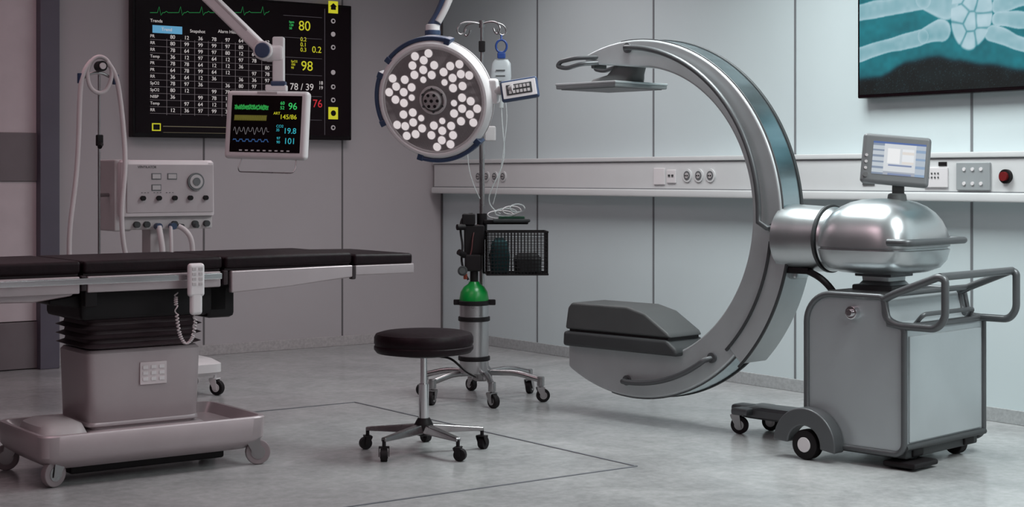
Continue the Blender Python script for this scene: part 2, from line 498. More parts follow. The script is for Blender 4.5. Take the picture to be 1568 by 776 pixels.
boxes(tv, 'separators', [((TX(455), ty, TZ(455, y)), (0.30, 0.002, 0.0025)) for y in (27, 60, 90, 116, 148, 184)] +
      [((TX(491), ty, 1.93), (0.003, 0.002, 0.88))], EM('sep', (0.07, 0.06, 0.07), 1))
box(tv, 'home_button', (0.075, 0.004, 0.085), (TX(505), ty, TZ(505, 13)), e_yel, 0)
box(tv, 'alarm_button', (0.075, 0.004, 0.085), (TX(505), ty, TZ(505, 174)), e_yel, 0)
prism(tv, 'home_icon', [(TX(501), TZ(505, 17)), (TX(509), TZ(505, 17)), (TX(509), TZ(505, 12)), (TX(511), TZ(505, 12)), (TX(505), TZ(505, 7)), (TX(499), TZ(505, 12)), (TX(501), TZ(505, 12))], ty - 0.004, ty - 0.002, screenblk, 0)
discs(tv, 'alarm_icon', [((TX(505), ty - 0.003, TZ(505, 174)), 0.02)], screenblk, 0.003)
discs(tv, 'side_icons', [((TX(505), ty, TZ(505, y)), 0.017) for y in (34, 54, 74, 112, 134, 154, 196)], EM('icon_grey', (0.26, 0.23, 0.24), 1), 0.003)
discs(tv, 'side_icon_holes', [((TX(505), ty - 0.002, TZ(505, y)), 0.009) for y in (34, 74, 134, 154, 196)], screenblk, 0.003)
boxes(tv, 'bottom_bar', [((TX(350), ty, TZ(350, 196)), (1.05, 0.002, 0.004)), ((TX(350), ty, TZ(350, 205)), (1.05, 0.002, 0.002))], EM('bar', (0.14, 0.12, 0.08), 1))
box(tv, 'back_button', (0.06, 0.003, 0.05), (TX(231), ty, TZ(231, 195)), e_yel, 0)
box(tv, 'back_button_inner', (0.045, 0.003, 0.036), (TX(231), ty - 0.002, TZ(231, 195)), screenblk, 0)

# ------------------------------------------------------------------ casters
def caster(parent, x, y, r, z0=0.0, ang=0.0, top=None, tire=black, hub=dchrome, wid=0.022):
    top = top or 2 * r + 0.03
    c, s = math.cos(ang), math.sin(ang)
    ax = Vector((-s, c, 0)); tr = Vector((c, s, 0))
    ctr = Vector((x, y, z0 + r)) + tr * r * 0.35
    cyl(parent, 'caster_tire', ctr - ax * wid / 2, ctr + ax * wid / 2, r, tire, bevel=r * 0.12)
    cyl(parent, 'caster_hub', ctr - ax * (wid / 2 + 0.002), ctr + ax * (wid / 2 + 0.002), r * 0.55, hub)
    for sg in (-1, 1):
        bm = bmesh.new()
        o_ = ctr + ax * sg * (wid / 2 + 0.006)
        pr = [(-r * .3, -r * .25), (r * .3, -r * .25), (r * .1, r * 1.15), (-r * 1.0, r * 1.15), (-r * 0.9, r * .8)]
        vs = [bm.verts.new(o_ + tr * p[0] + Vector((0, 0, p[1])) - ax * 0.0015) for p in pr]
        f = bm.faces.new(vs)
        q = bmesh.ops.extrude_face_region(bm, geom=[f])
        bmesh.ops.translate(bm, vec=ax * 0.003, verts=[g for g in q['geom'] if isinstance(g, bmesh.types.BMVert)])
        finish(bm, 'caster_fork', parent, hub)
    box(parent, 'caster_crown', (r * 1.1, wid + 0.016, 0.006), Vector((x, y, z0 + r * 2.15)), hub, 0.002, (0, 0, ang))
    cyl(parent, 'caster_stem', (x, y, z0 + r * 2.1), (x, y, z0 + top), 0.008, hub)

# ------------------------------------------------------------------ C-arm machine
K = 0.946
cm = empty('c_arm_xray_machine', (1.689 * K, 6.82 * K, 1.2 * (1 - K)), rad(-45), K)
Z0 = -0.0685
XC, ZC, R = -1.73, 0.981, 0.925
Yn, Yf = 0.23, 0.41
outer, inner = [], []
N = 110
for i in range(N + 1):
    ph = 111.6 + (-119.8 - 111.6) * i / N
    c, s = math.cos(rad(ph)), math.sin(rad(ph))
    outer.append((XC + R * c, ZC + R * s))
    if ph > 90:
        u = (ph - 90) / 21.6
        inner.append((XC - 0.34 * u, 1.766 + 0.034 * u))
    elif ph < -65:
        u = (-65 - ph) / (119.8 - 65)
        x0 = 0.755 * math.cos(rad(-65)); z0_ = 1.011 + 0.755 * math.sin(rad(-65))
        inner.append((XC + x0 + (-0.46 - x0) * u, z0_ + (0.30 - z0_) * min(1, u * 5)))
    else:
        inner.append((XC + 0.755 * c, 1.011 + 0.755 * s))
strip(cm, 'c_arc', outer, inner, Yn, Yf, steel_side, 0.012)
def arc(r, a0, a1, n=60, zc=ZC):
    return [(XC + r * math.cos(rad(a0 + (a1 - a0) * i / n)), zc + r * math.sin(rad(a0 + (a1 - a0) * i / n))) for i in range(n + 1)]
strip(cm, 'outer_track', arc(R + 0.003, 96, -100, 90), arc(R - 0.02, 96, -100, 90), Yn + 0.022, Yf - 0.022, steel_rim)
strip(cm, 'track_edge_far', arc(R + 0.010, 96, -100, 90), arc(R - 0.02, 96, -100, 90), Yf - 0.018, Yf - 0.001, dgrey, 0.003)
strip(cm, 'track_edge_near', arc(R + 0.006, 96, -100, 90), arc(R - 0.02, 96, -100, 90), Yn + 0.012, Yn + 0.020, ltrim, 0.002)
strip(cm, 'outer_fairing', arc(0.985, -7, -45, 40), arc(0.875, -7, -45, 40), Yn - 0.015, Yf + 0.015, steel_side, 0.012)
strip(cm, 'fairing_edge', arc(0.99, -6, -46, 40), arc(0.979, -6, -46, 40), Yn - 0.018, Yn - 0.006, dgrey)
strip(cm, 'fairing_inner_edge', arc(0.885, -6, -46, 40), arc(0.872, -6, -46, 40), Yn - 0.022, Yn - 0.010, dgrey)
def arc3(r0, r1, a0, a1, y, n=30):
    out = []
    for i in range(n + 1):
        t = i / n; a = a0 + (a1 - a0) * t; r = r0 + (r1 - r0) * t
        out.append((XC + r * math.cos(rad(a)), y, ZC + r * math.sin(rad(a))))
    return out
p = arc3(0.885, 0.825, 91, 0, Yn - 0.045)
p = [(p[0][0] - 0.02, Yn + 0.01, p[0][2])] + p + [(p[-1][0] + 0.045, Yn - 0.04, p[-1][2] - 0.025), (p[-1][0] + 0.06, Yn + 0.01, p[-1][2] - 0.03)]
tube(cm, 'upper_grab_rail', p, 0.014, ltrim)
cyl(cm, 'rail_foot', (p[0][0], Yn + .01, p[0][2]), (p[0][0], Yn - 0.012, p[0][2]), 0.026, ltrim)
cyl(cm, 'rail_foot', (p[-1][0], Yn + .01, p[-1][2]), (p[-1][0], Yn - 0.012, p[-1][2]), 0.026, ltrim)
p = arc3(0.84, 0.85, -92, -54, Yn - 0.05)
p = [(p[0][0] - 0.01, Yn + 0.01, p[0][2])] + p + [(p[-1][0] + 0.015, Yn + 0.01, p[-1][2] + 0.01)]
tube(cm, 'lower_grab_rail', p, 0.014, ltrim)
cyl(cm, 'rail_foot', (p[0][0], Yn + .01, p[0][2]), (p[0][0], Yn - 0.012, p[0][2]), 0.026, ltrim)
cyl(cm, 'rail_foot', (p[-1][0], Yn + .01, p[-1][2]), (p[-1][0], Yn - 0.012, p[-1][2]), 0.026, ltrim)
# detector
loft(cm, 'detector_mount', [(1.69, -1.93, .32, .15, .09, 4), (1.715, -1.91, .32, .14, .08, 4), (1.735, -1.86, .32, .10, .07, 3), (1.79, -1.82, .32, .08, .06, 3)], mgrey)
box(cm, 'detector_plate', (0.42, 0.42, 0.026), (-1.96, 0.32, 1.675), M('detector_grey', (.22, .235, .24), .4, .3), 0.006)
box(cm, 'detector_face', (0.38, 0.38, 0.008), (-1.96, 0.32, 1.662), console_m, 0.003)
box(cm, 'detector_rim', (0.426, 0.426, 0.012), (-1.96, 0.32, 1.687), steel_side, 0.004)
tube(cm, 'detector_handle', [(-1.98, .24, 1.83), (-2.08, .17, 1.828), (-2.19, .17, 1.815), (-2.215, .17, 1.79), (-2.15, .17, 1.775), (-2.04, .17, 1.795), (-1.98, .24, 1.80)], 0.012, ltrim, 0.03)
tube(cm, 'detector_handle_far', [(-1.98, .40, 1.83), (-2.08, .47, 1.828), (-2.19, .47, 1.815), (-2.215, .47, 1.79), (-2.15, .47, 1.775), (-2.04, .47, 1.795), (-1.98, .40, 1.80)], 0.012, ltrim, 0.03)
box(cm, 'arm_end_knob', (.03, .1, .03), (-2.05, .32, 1.79), mgrey, 0.008)
# emitter housing
prism(cm, 'emitter_base', [(-2.185, .295), (-2.18, .375), (-1.47, .375), (-1.405, .33), (-1.40, .295)], .175, .465, dgrey, 0.018)
prism(cm, 'emitter_cover', [(-2.175, .385), (-2.155, .50), (-2.13, .528), (-1.74, .528), (-1.62, .50), (-1.47, .41), (-1.45, .385)], .185, .455, mgrey, 0.035, 4)
box(cm, 'emitter_gap', (.68, .25, .03), (-1.81, .32, .38), black, 0.004)
# drum
lathe(cm, 'rotation_drum', [(0.11, -0.0), (0.150, 0.004), (0.160, 0.012), (0.162, 0.05), (0.158, 0.14), (0.153, 0.24), (0.12, 0.25)], steel, loc=(-0.835, .32, .905), rot=(0, rad(90), 0))
lathe(cm, 'drum_ring', [(0.14, 0.0), (0.160, 0.003), (0.160, 0.016), (0.14, 0.019)], dgrey, loc=(-0.592, .32, .907), rot=(0, rad(90), 0))
lathe(cm, 'drum_collar', [(0.13, 0.0), (0.152, 0.004), (0.148, 0.03), (0.10, 0.08)], steel, loc=(-0.572, .32, .905), rot=(0, rad(90), 0))
box(cm, 'drum_bracket', (.12, .12, .22), (-0.80, .32, .82), steel, 0.02)
hd = [(0.757, 0.10, 0.11), (0.765, 0.165, 0.18), (0.785, 0.212, 0.228), (0.82, 0.238, 0.254), (0.868, 0.250, 0.266), (0.872, 0.240, 0.256), (0.878, 0.240, 0.256),
      (0.882, 0.250, 0.266), (0.92, 0.247, 0.263), (0.96, 0.236, 0.253), (1.00, 0.218, 0.236), (1.035, 0.192, 0.210), (1.062, 0.160, 0.178), (1.082, 0.122, 0.140), (1.094, 0.08, 0.095), (1.099, 0.03, 0.04)]
loft(cm, 'gantry_head', [(z, -0.30, .32, a, b_, 3.8) for z, a, b_ in hd], steel, n=128)
tube(cm, 'head_handle', [(-0.10, .03, .912), (0.0, .02, .912), (0.0, .53, .912), (-0.10, .52, .912)], 0.016, ltrim, 0.04)
lathe(cm, 'monitor_stalk_base', [(0.045, 0), (0.04, 0.03), (0.03, 0.035)], mgrey, loc=(-0.25, .35, 1.088))
box(cm, 'monitor_stalk', (.055, .03, .10), (-0.25, .36, 1.135), mgrey, 0.006, (0, 0, rad(31.5)))
scr = empty('console', (-0.254, 0.345, 1.272), 0, 1, cm)
scr.rotation_euler = Euler((rad(-14), rad(5), rad(34)), 'XYZ')
box(scr, 'console_case', (.305, .04, .235), (0, 0, 0), console_m, 0.018, seg=4)
box(scr, 'console_back', (.22, .04, .16), (0, 0.03, 0), dgrey, 0.015)
def ui(x, z):
    w, h = .235, .155
    u, v = x / w, z / h
    if v > .94: return (.08, .14, .35)
    if u < .22: return (.50, .55, .60) if int(z * 110) % 3 else (.22, .27, .36)
    if u > .82: return (.42, .48, .55) if int(z * 80) % 3 else (.25, .35, .50)
    if .35 < v < .80 and .28 < u < .52: return (.80, .81, .82)
    if .35 < v < .80 and .56 < u < .78: return (.70, .66, .62) if int(z * 90) % 4 == 1 else (.74, .77, .80)
    if int(z * 120) % 5 == 0 and .3 < u < .75 and v < .35: return (.20, .25, .40)
    if v < .10: return (.35, .38, .44)
    return (.62, .65, .68)
picture(scr, 'console_screen', .235, .155, 90, 60, ui, (-.105, -0.0215, -.075), 1.0)
discs(scr, 'console_buttons', [((-.132, -.022, -.05 + .03 * k), .007) for k in range(3)], offw, 0.005)
discs(scr, 'console_dial', [((-.130, -.022, -.082), .012)], chrome, 0.01)
box(cm, 'pedestal_plate', (.21, .21, .035), (-.30, .32, .69), dgrey, 0.008)
loft(cm, 'pedestal', [(.70, -.30, .32, .095, .095, 8), (.725, -.30, .32, .075, .075, 8), (.775, -.30, .32, .08, .08, 8)], steel)
box(cm, 'pedestal_collar', (.19, .19, .014), (-.30, .32, .752), ltrim, 0.004)
# cart body
def rc(cx, cz, r, a0, a1, n=8):
    return [(cx + r * math.cos(rad(a0 + (a1 - a0) * i / n)), cz + r * math.sin(rad(a0 + (a1 - a0) * i / n))) for i in range(n + 1)]
prof = [(-.40, .0)] + rc(-.05, .05, .05, -90, 0) + [(0.0, .53)] + rc(-.025, .53, .025, 0, 90, 4) + [(-.075, .56)] + rc(-.12, .65, .025, 0, 90, 4)
prof += rc(-.37, .545, .13, 90, 180, 10) + [(-.50, .14)]
prism(cm, 'cart_body', prof, 0.0, .68, cart_pan, 0.012)
def trim(y, name):
    tube(cm, name, [(x, y, z) for x, z in prof] + [(prof[0][0], y, prof[0][1])], 0.014, ltrim)
trim(-.002, 'near_trim'); trim(.682, 'far_trim')
box(cm, 'end_panel', (.014, .62, .46), (0.002, .34, .28), cart_pan, 0.006)
tube(cm, 'end_bottom_trim', [(0.004, 0, .03), (0.006, .68, .03)], 0.014, dgrey)
tube(cm, 'end_top_trim', [(0.004, 0, .553), (0.006, .68, .553)], 0.013, ltrim)
box(cm, 'cart_top_tray', (.30, .5, .012), (-.30, .34, .678), mgrey, 0.004)
cyl(cm, 'side_knob', (-.252, .01, .60), (-.252, -.03, .60), 0.03, chrome, bevel=0.006)
cyl(cm, 'side_knob_cap', (-.252, -.03, .60), (-.252, -.045, .60), 0.016, chrome, bevel=0.003)
tube(cm, 'near_handle', [(-.10, .0, .665), (-.05, -.01, .69), (.17, -.01, .775), (.20, -.01, .765), (.20, -.01, .60), (.16, -.01, .555), (-.03, 0, .555), (-.09, 0, .58), (-.10, 0, .66)], 0.017, ltrim, 0.05)
tube(cm, 'far_handle', [(-.10, .64, .665), (-.05, .64, .69), (.16, .64, .775), (.185, .64, .765), (.185, .64, .60), (.15, .64, .555), (-.03, .64, .555), (-.09, .64, .58), (-.10, .64, .66)], 0.017, ltrim, 0.05)
tube(cm, 'push_bar', [(.175, -.01, .775), (.165, .64, .775)], 0.017, ltrim)
tube(cm, 'rear_bar', [(-.06, 0, .69), (-.06, .64, .69)], 0.013, ltrim)
tube(cm, 'document_rail', [(-.02, .12, .555), (.02, .12, .60), (.02, .56, .60), (-.02, .56, .555)], 0.010, ltrim, 0.03)
for sy, yy in ((-1, -.045), (1, .725)):
    cyl(cm, 'drive_tire', (-.4655, yy - .03, Z0 + .0675), (-.4655, yy + .03, Z0 + .0675), .0675, black, bevel=.01)
    cyl(cm, 'drive_hub', (-.4655, yy - .034, Z0 + .0675), (-.4655, yy + .034, Z0 + .0675), .034, white, bevel=.004)
    A_ = [(-.4655 + .165 * math.cos(rad(a)), Z0 + .0675 + .165 * math.sin(rad(a))) for a in range(178, -14, -6)]
    B_ = [(-.4655 + .085 * math.cos(rad(a)), Z0 + .0675 + .085 * math.sin(rad(a))) for a in range(178, -14, -6)]
    strip(cm, 'fender', A_, B_, yy - .035, yy + .04, ltrim, 0.008)
box(cm, 'chassis', (.46, .62, .05), (-.24, .34, .0), dgrey, 0.01)
for (x, y) in ((-.07, .12), (-.07, .56)):
    cyl(cm, 'rear_tire', (x, y - .03, Z0 + .045), (x, y + .03, Z0 + .045), .045, black, bevel=.008)
    box(cm, 'rear_wheel_guard', (.14, .09, .04), (x, y, .0), black, 0.01)
box(cm, 'brake_pedal', (.16, .20, .025), (-.03, .10, -.045), black, 0.01)
loft(cm, 'front_leg', [(.012, -.80, .39, .32, .075, 5), (.022, -.80, .39, .335, .085, 5), (.055, -.79, .39, .335, .085, 5), (.07, -.76, .39, .30, .07, 5)], ltrim)
box(cm, 'front_leg_crossbar', (.10, .26, .035), (-1.08, .39, .045), ltrim, 0.012)
box(cm, 'front_leg_nose', (.10, .10, .045), (-1.14, .39, .045), ltrim, 0.015)
for (x, y) in ((-1.12, .30), (-1.07, .49)):
    caster(cm, x, y, .044, Z0, rad(20), top=.115, tire=black, hub=dchrome, wid=.026)
tube(cm, 'power_cable', [(-.74, .30, .76), (-.62, .22, .75), (-.52, .18, .72), (-.47, .18, .66), (-.44, .20, .60)], 0.016, black, smooth=True)
box(cm, 'cable_clamp', (.14, .05, .03), (-.72, .25, .755), black, 0.008)

# ------------------------------------------------------------------ operating table
ot = empty('operating_table', (-1.565, 6.55, 0), rad(35.95))
X0s = [(-1.15, -.325), (-.315, .275), (.285, .885), (.895, 1.195)]
for i, (a, b_) in enumerate(X0s):
    zt = .870 if i < 3 else .860
    th = .05
    box(ot, 'cushion_%d' % (i + 1), (b_ - a, .54, th), ((a + b_) / 2, 0, zt - th / 2 + .002), leather, 0.014, (0, rad(0.9) if i == 3 else 0, 0), 4)
    box(ot, 'cushion_board_%d' % (i + 1), (b_ - a - .01, .50, .012), ((a + b_) / 2, 0, zt - th - .003), tabledark, 0.002)
def siderail(x0, x1, z0, z1, nm):
    for sy in (-1, 1):
        box(ot, nm, (x1 - x0, .022, z1 - z0), ((x0 + x1) / 2, sy * .262, (z0 + z1) / 2), tablemetal, 0.006)
siderail(-1.15, -.33, .745, .812, 'frame_rail_back')
siderail(-.30, .265, .748, .812, 'frame_rail_seat')
siderail(.90, 1.20, .772, .815, 'frame_rail_head')
for sy in (-1, 1):
    prism(ot, 'frame_rail_leg', [(.31, .722), (.31, .812), (.885, .817), (.885, .765), (.55, .735)], sy * .262 - .014, sy * .262 + .014, tablemetal, 0.006)
    prism(ot, 'frame_rail_accessory', [(-1.15, .782), (-1.15, .806), (.26, .806), (.26, .782)], sy * .29 - .004, sy * .29 + .004, chrome, 0.002)
    for x in (-1.0, -.6, -.2, .2):
        box(ot, 'rail_standoff', (.025, .03, .02), (x, sy * .275, .795), tabledark, .003)
    for x in (-.315, .285, .89):
        box(ot, 'hinge', (.022, .03, .06), (x, sy * .262, .785), tabledark, .006)
    box(ot, 'hinge_drop', (.05, .03, .09), (-.28, sy * .245, .735), black, .006)
box(ot, 'under_frame', (2.25, .46, .03), (.02, 0, .795), tabledark, .006)
prism(ot, 'leg_section_underside', [(.33, .735), (.33, .79), (1.15, .79), (1.15, .775), (.75, .76)], -.20, .20, tabledark, .01)
prism(ot, 'back_section_underside', [(-1.14, .735), (-1.14, .79), (-.34, .79), (-.34, .735), (-.5, .715), (-.9, .725)], -.23, .23, tablemetal, .01)
box(ot, 'tilt_block', (.64, .40, .15), (.02, 0, .705), black, .02)
box(ot, 'tilt_block_end', (.13, .34, .15), (.30, -.03, .69), black, .02)
prism(ot, 'tilt_arm_left', [(-.42, .70), (-.42, .72), (-.2, .75), (.0, .75), (.0, .67), (-.3, .68)], -.18, .18, black, .008)
lv = []
zs = .68; k = 0
while zs > .505:
    a = .235 - .002 * k
    lv.append((zs, -.02, 0, a, .165, 9)); lv.append((zs - .012, -.02, 0, a + .028, .19, 9)); lv.append((zs - .024, -.02, 0, a - .004, .16, 9))
    zs -= .036; k += 1
bel = M('bellows', (0.055, 0.038, 0.043), 0.55, 0, .1, spec=.3)
loft(ot, 'column_bellows', lv[::-1], bel, sharp=30)
box(ot, 'bellows_cap', (.50, .34, .03), (-.02, 0, .675), black, .01)
loft(ot, 'column_shroud', [(.155, -.015, 0, .212, .145, 12), (.19, -.015, 0, .215, .148, 12), (.22, -.015, 0, .236, .162, 12), (.495, -.015, 0, .245, .168, 12), (.508, -.015, 0, .234, .158, 12)], basem, n=96)
loft(ot, 'shroud_band', [(.20, -.015, 0, .225, .155, 12), (.206, -.015, 0, .240, .164, 12), (.214, -.015, 0, .240, .164, 12), (.222, -.015, 0, .2365, .1615, 12)], tablemetal, n=96)
box(ot, 'control_keypad', (.115, .006, .09), (.015, -.170, .405), M('keypad', (0.62, .55, .565), .4), .002)
boxes(ot, 'keypad_keys', [((-.02 + .035 * (k % 3), -.174, .43 - .024 * (k // 3)), (.022, .003, .013)) for k in range(9)], white)
loft(ot, 'base_tray', [(.065, 0, 0, .40, .21, 14), (.068, 0, 0, .42, .225, 14), (.10, 0, 0, .465, .262, 14), (.118, 0, 0, .478, .275, 14), (.198, 0, 0, .482, .279, 14), (.204, 0, 0, .478, .275, 14),
     (.204, 0, 0, .462, .259, 14), (.196, 0, 0, .455, .252, 14), (.165, 0, 0, .43, .225, 14), (.158, 0, 0, .2, .14, 12)], basem, n=128)
loft(ot, 'base_step', [(.15, 0, 0, .29, .20, 10), (.165, 0, 0, .28, .195, 10), (.19, 0, 0, .245, .168, 10), (.196, 0, 0, .21, .15, 10)], basem, n=96)
loft(ot, 'base_hump', [(.15, -.36, -.05, .11, .17, 4), (.19, -.36, -.05, .105, .165, 4), (.225, -.36, -.05, .09, .14, 4), (.24, -.36, -.05, .06, .1, 4), (.243, -.36, -.05, .02, .04, 3)], offw)
box(ot, 'under_chassis', (.66, .34, .045), (0, 0, .052), black, .01)
cg = M('castor_grey', (.24, .20, .21), .4)
for (x, y, a) in ((-.40, -.215, 200), (.43, -.235, -20), (-.43, .235, 160), (.43, .235, 30)):
    caster(ot, x, y, .052, 0, rad(a), top=.16, tire=cg, hub=dchrome, wid=.03)
hc = empty('hand_control', (.125, -.335, .760), 0, 1, ot)
box(hc, 'handset', (.070, .030, .135), (0, 0, 0.025), white, .014, seg=4)
box(hc, 'handset_grip', (.052, .028, .11), (0, 0, -.060), white, .014, seg=4)
boxes(hc, 'handset_keys', [((-.014 + .028 * (k % 2), -.0155, .07 - .020 * (k // 2)), (.016, .003, .011)) for k in range(8)], offw)
box(hc, 'handset_hook', (.03, .05, .02), (0, .028, .045), offw, .004)
cl = [Vector((0, .005, -.105)), Vector((.002, .01, -.16)), Vector((-.01, .015, -.215)), Vector((-.035, .02, -.235)), Vector((-.055, .03, -.20)), Vector((-.062, .04, -.14)), Vector((-.055, .07, -.06)), Vector((-.04, .10, -.03))]
cl = fillet(cl, .05, 6)
cp = []
nk = 260
for k in range(nk):
    t = k / (nk - 1) * (len(cl) - 1); i = min(int(t), len(cl) - 2); u = t - i
    q = cl[i] * (1 - u) + cl[i + 1] * u
    cp.append(q + Vector((.006 * math.cos(k * 0.75), .006 * math.sin(k * .75), 0)))
tube(hc, 'coiled_cord', cp, .0028, hose)

# ------------------------------------------------------------------ stool
st = empty('surgeon_stool', (-.384, 6.90, 0), 0)
lathe(st, 'seat_cushion', [(.18, .432), (.205, .436), (.216, .450), (.217, .463), (.212, .468), (.213, .472), (.2165, .478), (.216, .503), (.208, .517), (.18, .525), (.1, .528), (.02, .529)], leather)
lathe(st, 'seat_pan', [(.03, .415), (.10, .42), (.17, .432)], black)
cyl(st, 'gas_column', (0, 0, .27), (0, 0, .42), .015, chrome)
cyl(st, 'outer_column', (0, 0, .10), (0, 0, .30), .022, chrome, bevel=.003)
lathe(st, 'hub', [(.03, .075), (.04, .08), (.042, .12), (.035, .135), (.026, .15)], black)
tube(st, 'lever', [(.02, -.03, .425), (.12, -.08, .42), (.19, -.1, .36), (.23, -.1, .34)], .005, black, .03)
for k in range(5):
    a = rad(90 + 72 * k)
    c, s = math.cos(a), math.sin(a)
    bm = bmesh.new()
    prof_ = [(.02, .085, .026), (.02, .125, .018), (.27, .082, .014), (.27, .098, .012)]
    v = []
    for (x, z, w2) in prof_:
        v.append((bm.verts.new((x * c - w2 * s, x * s + w2 * c, z)), bm.verts.new((x * c + w2 * s, x * s - w2 * c, z))))
    bm.faces.new((v[0][0], v[0][1], v[2][1], v[2][0])); bm.faces.new((v[1][0], v[1][1], v[3][1], v[3][0]))
    bm.faces.new((v[0][0], v[1][0], v[3][0], v[2][0])); bm.faces.new((v[0][1], v[1][1], v[3][1], v[2][1]))
    bm.faces.new((v[0][0], v[0][1], v[1][1], v[1][0])); bm.faces.new((v[2][0], v[2][1], v[3][1], v[3][0]))
    finish(bm, 'leg_%d' % (k + 1), st, dchrome, bevel=.004)
    caster(st, .265 * c, .265 * s, .027, 0, a + rad(40), top=.09, tire=black, hub=black, wid=.03)

# ------------------------------------------------------------------ infusion stand
iv = empty('infusion_stand', (-.162, 8.55, 0), 0)
cyl(iv, 'pole_lower', (0, 0, .12), (0, 0, 1.42), .015, dchrome)
cyl(iv, 'pole_upper', (0, 0, 1.40), (0, 0, 2.03), .009, dchrome)
lathe(iv, 'base_hub', [(.04, .10), (.055, .11), (.055, .16), (.03, .19), (.02, .22)], dchrome)
for k in range(6):
    a = rad(-80 + 60 * k)
    c, s = math.cos(a), math.sin(a)
    tube(iv, 'leg_%d' % (k + 1), [(.03 * c, .03 * s, .145), (.2 * c, .2 * s, .15), (.345 * c, .345 * s, .115)], .016, dchrome, .05)
    caster(iv, .335 * c, .335 * s, .036, 0, a + rad(30), top=.12, tire=black, hub=dchrome, wid=.03)
    cyl(iv, 'caster_boss', (.335 * c, .335 * s, .085), (.335 * c, .335 * s, .135), .02, dchrome, bevel=.004)
lathe(iv, 'cylinder_body', [(.05, .15), (.074, .155), (.078, .17), (.078, .53)], M('cylinder_steel', (.42, .41, .42), .28, .85, .05, 3, (1, 1, .3)), loc=(-.04, -.10, 0))
lathe(iv, 'cylinder_shoulder', [(.0785, .53), (.0785, .55), (.072, .585), (.055, .612), (.032, .628), (.026, .64)], green, loc=(-.04, -.10, 0))
for z in (.515, .43, .22):
    lathe(iv, 'cylinder_strap', [(.080, z), (.085, z + .003), (.085, z + .022), (.080, z + .025)], black, loc=(-.04, -.10, 0))
box(iv, 'strap_knob', (.04, .02, .03), (-.13, -.10, .53), black, .005)
box(iv, 'strap_knob_r', (.04, .02, .03), (.055, -.11, .53), black, .005)
cyl(iv, 'valve_neck', (-.04, -.10, .63), (-.04, -.10, .70), .022, black)
box(iv, 'regulator', (.09, .07, .09), (-.045, -.10, .74), black, .012)
cyl(iv, 'gauge', (-.10, -.13, .70), (-.10, -.17, .70), .026, dgrey, bevel=.004)
cyl(iv, 'gauge_face', (-.10, -.168, .70), (-.10, -.174, .70), .016, mgrey)
box(iv, 'pump_block', (.11, .10, .16), (-.04, -.04, .86), black, .01)
box(iv, 'pump_block_top', (.07, .09, .06), (-.07, -.05, .97), black, .008)
cyl(iv, 'pump_knob', (-.09, -.10, .93), (-.13, -.12, .93), .016, black)
cyl(iv, 'regulator_knob', (-.09, -.12, .78), (-.12, -.15, .80), .016, black)
cyl(iv, 'clamp_ring', (0, 0, .86), (0, 0, 1.0), .028, black)
box(iv, 'copper_fitting', (.02, .02, .03), (-.085, -.15, .67), M('copper', (.25, .05, .03), .35, .6), .004)
box(iv, 'tray_arm', (.24, .03, .025), (.13, -.03, .955), black, .006)
box(iv, 'tray', (.20, .10, .02), (.16, -.06, .965), dgrey, .008)
box(iv, 'green_tubing_tray', (.14, .05, .015), (.16, -.08, .98), M('dark_green', (.005, .05, .025), .4), .005)
def loop(c, rx, rz, n=16, ph=0, dy=.02):
    return [(c[0] + rx * math.cos(ph + 2 * math.pi * k / n), c[1] + dy * math.sin(3 * math.pi * k / n), c[2] + rz * math.sin(ph + 2 * math.pi * k / n)) for k in range(n)]
for k in range(4):
    tube(iv, 'coiled_tubing', loop((.10 + .03 * k, -.07 - .02 * k, .995 + .012 * k), .07 - .01 * k, .022), .0035, clear if k % 2 else offw, smooth=True, cyclic=True)
tube(iv, 'dark_cable', [(-.05, -.05, 1.0), (-.11, -.08, 1.0), (-.12, -.09, .9), (-.09, -.1, .82), (-.12, -.12, .74), (-.07, -.12, .65)], .006, black, smooth=True)
tube(iv, 'orange_cable', [(-.02, -.06, .94), (-.07, -.11, .88), (-.03, -.12, .80), (-.08, -.13, .75)], .004, M('dark_maroon', (.05, .005, .006), .5), smooth=True)
bk = empty('wire_basket', (.185, -.06, 0), rad(4), 1, iv)
lst = []
x0, x1, y0, y1, zb, zt = -.16, .16, -.10, .10, .68, .905
nx, ny, nz = 18, 11, 12
for k in range(nx + 1):
    x = x0 + (x1 - x0) * k / nx
    for y in (y0, y1): lst.append(((x, y, (zb + zt) / 2), (.004, .004, zt - zb)))
    lst.append(((x, 0, zb), (.004, y1 - y0, .004)))
for k in range(ny + 1):
    y = y0 + (y1 - y0) * k / ny
    for x in (x0, x1): lst.append(((x, y, (zb + zt) / 2), (.004, .004, zt - zb)))
    lst.append(((0, y, zb), (x1 - x0, .004, .004)))
for k in range(nz + 1):
    z = zb + (zt - zb) * k / nz
    t_ = .009 if k in (0, nz) else .004
    for y in (y0, y1): lst.append(((0, y, z), (x1 - x0, t_, t_)))
    for x in (x0, x1): lst.append(((x, 0, z), (t_, y1 - y0, t_)))
boxes(bk, 'basket_mesh', lst, black)
loft(bk, 'green_drape_bundle', [(.69, -.09, 0, .05, .06, 3), (.78, -.09, 0, .055, .07, 3), (.85, -.09, 0, .04, .05, 3), (.87, -.09, 0, .02, .02, 2)], M('teal_cloth', (.005, .04, .045), .8, 0, .3, 30, bump=.5))
loft(bk, 'packaged_supplies', [(.69, .06, 0, .07, .07, 4), (.76, .06, 0, .075, .075, 4), (.79, .06, 0, .05, .05, 3)], M('supplies', (.03, .033, .035), .6, 0, .3, 25))
cyl(iv, 'hook_hub', (0, 0, 2.0), (0, 0, 2.04), .016, dchrome)
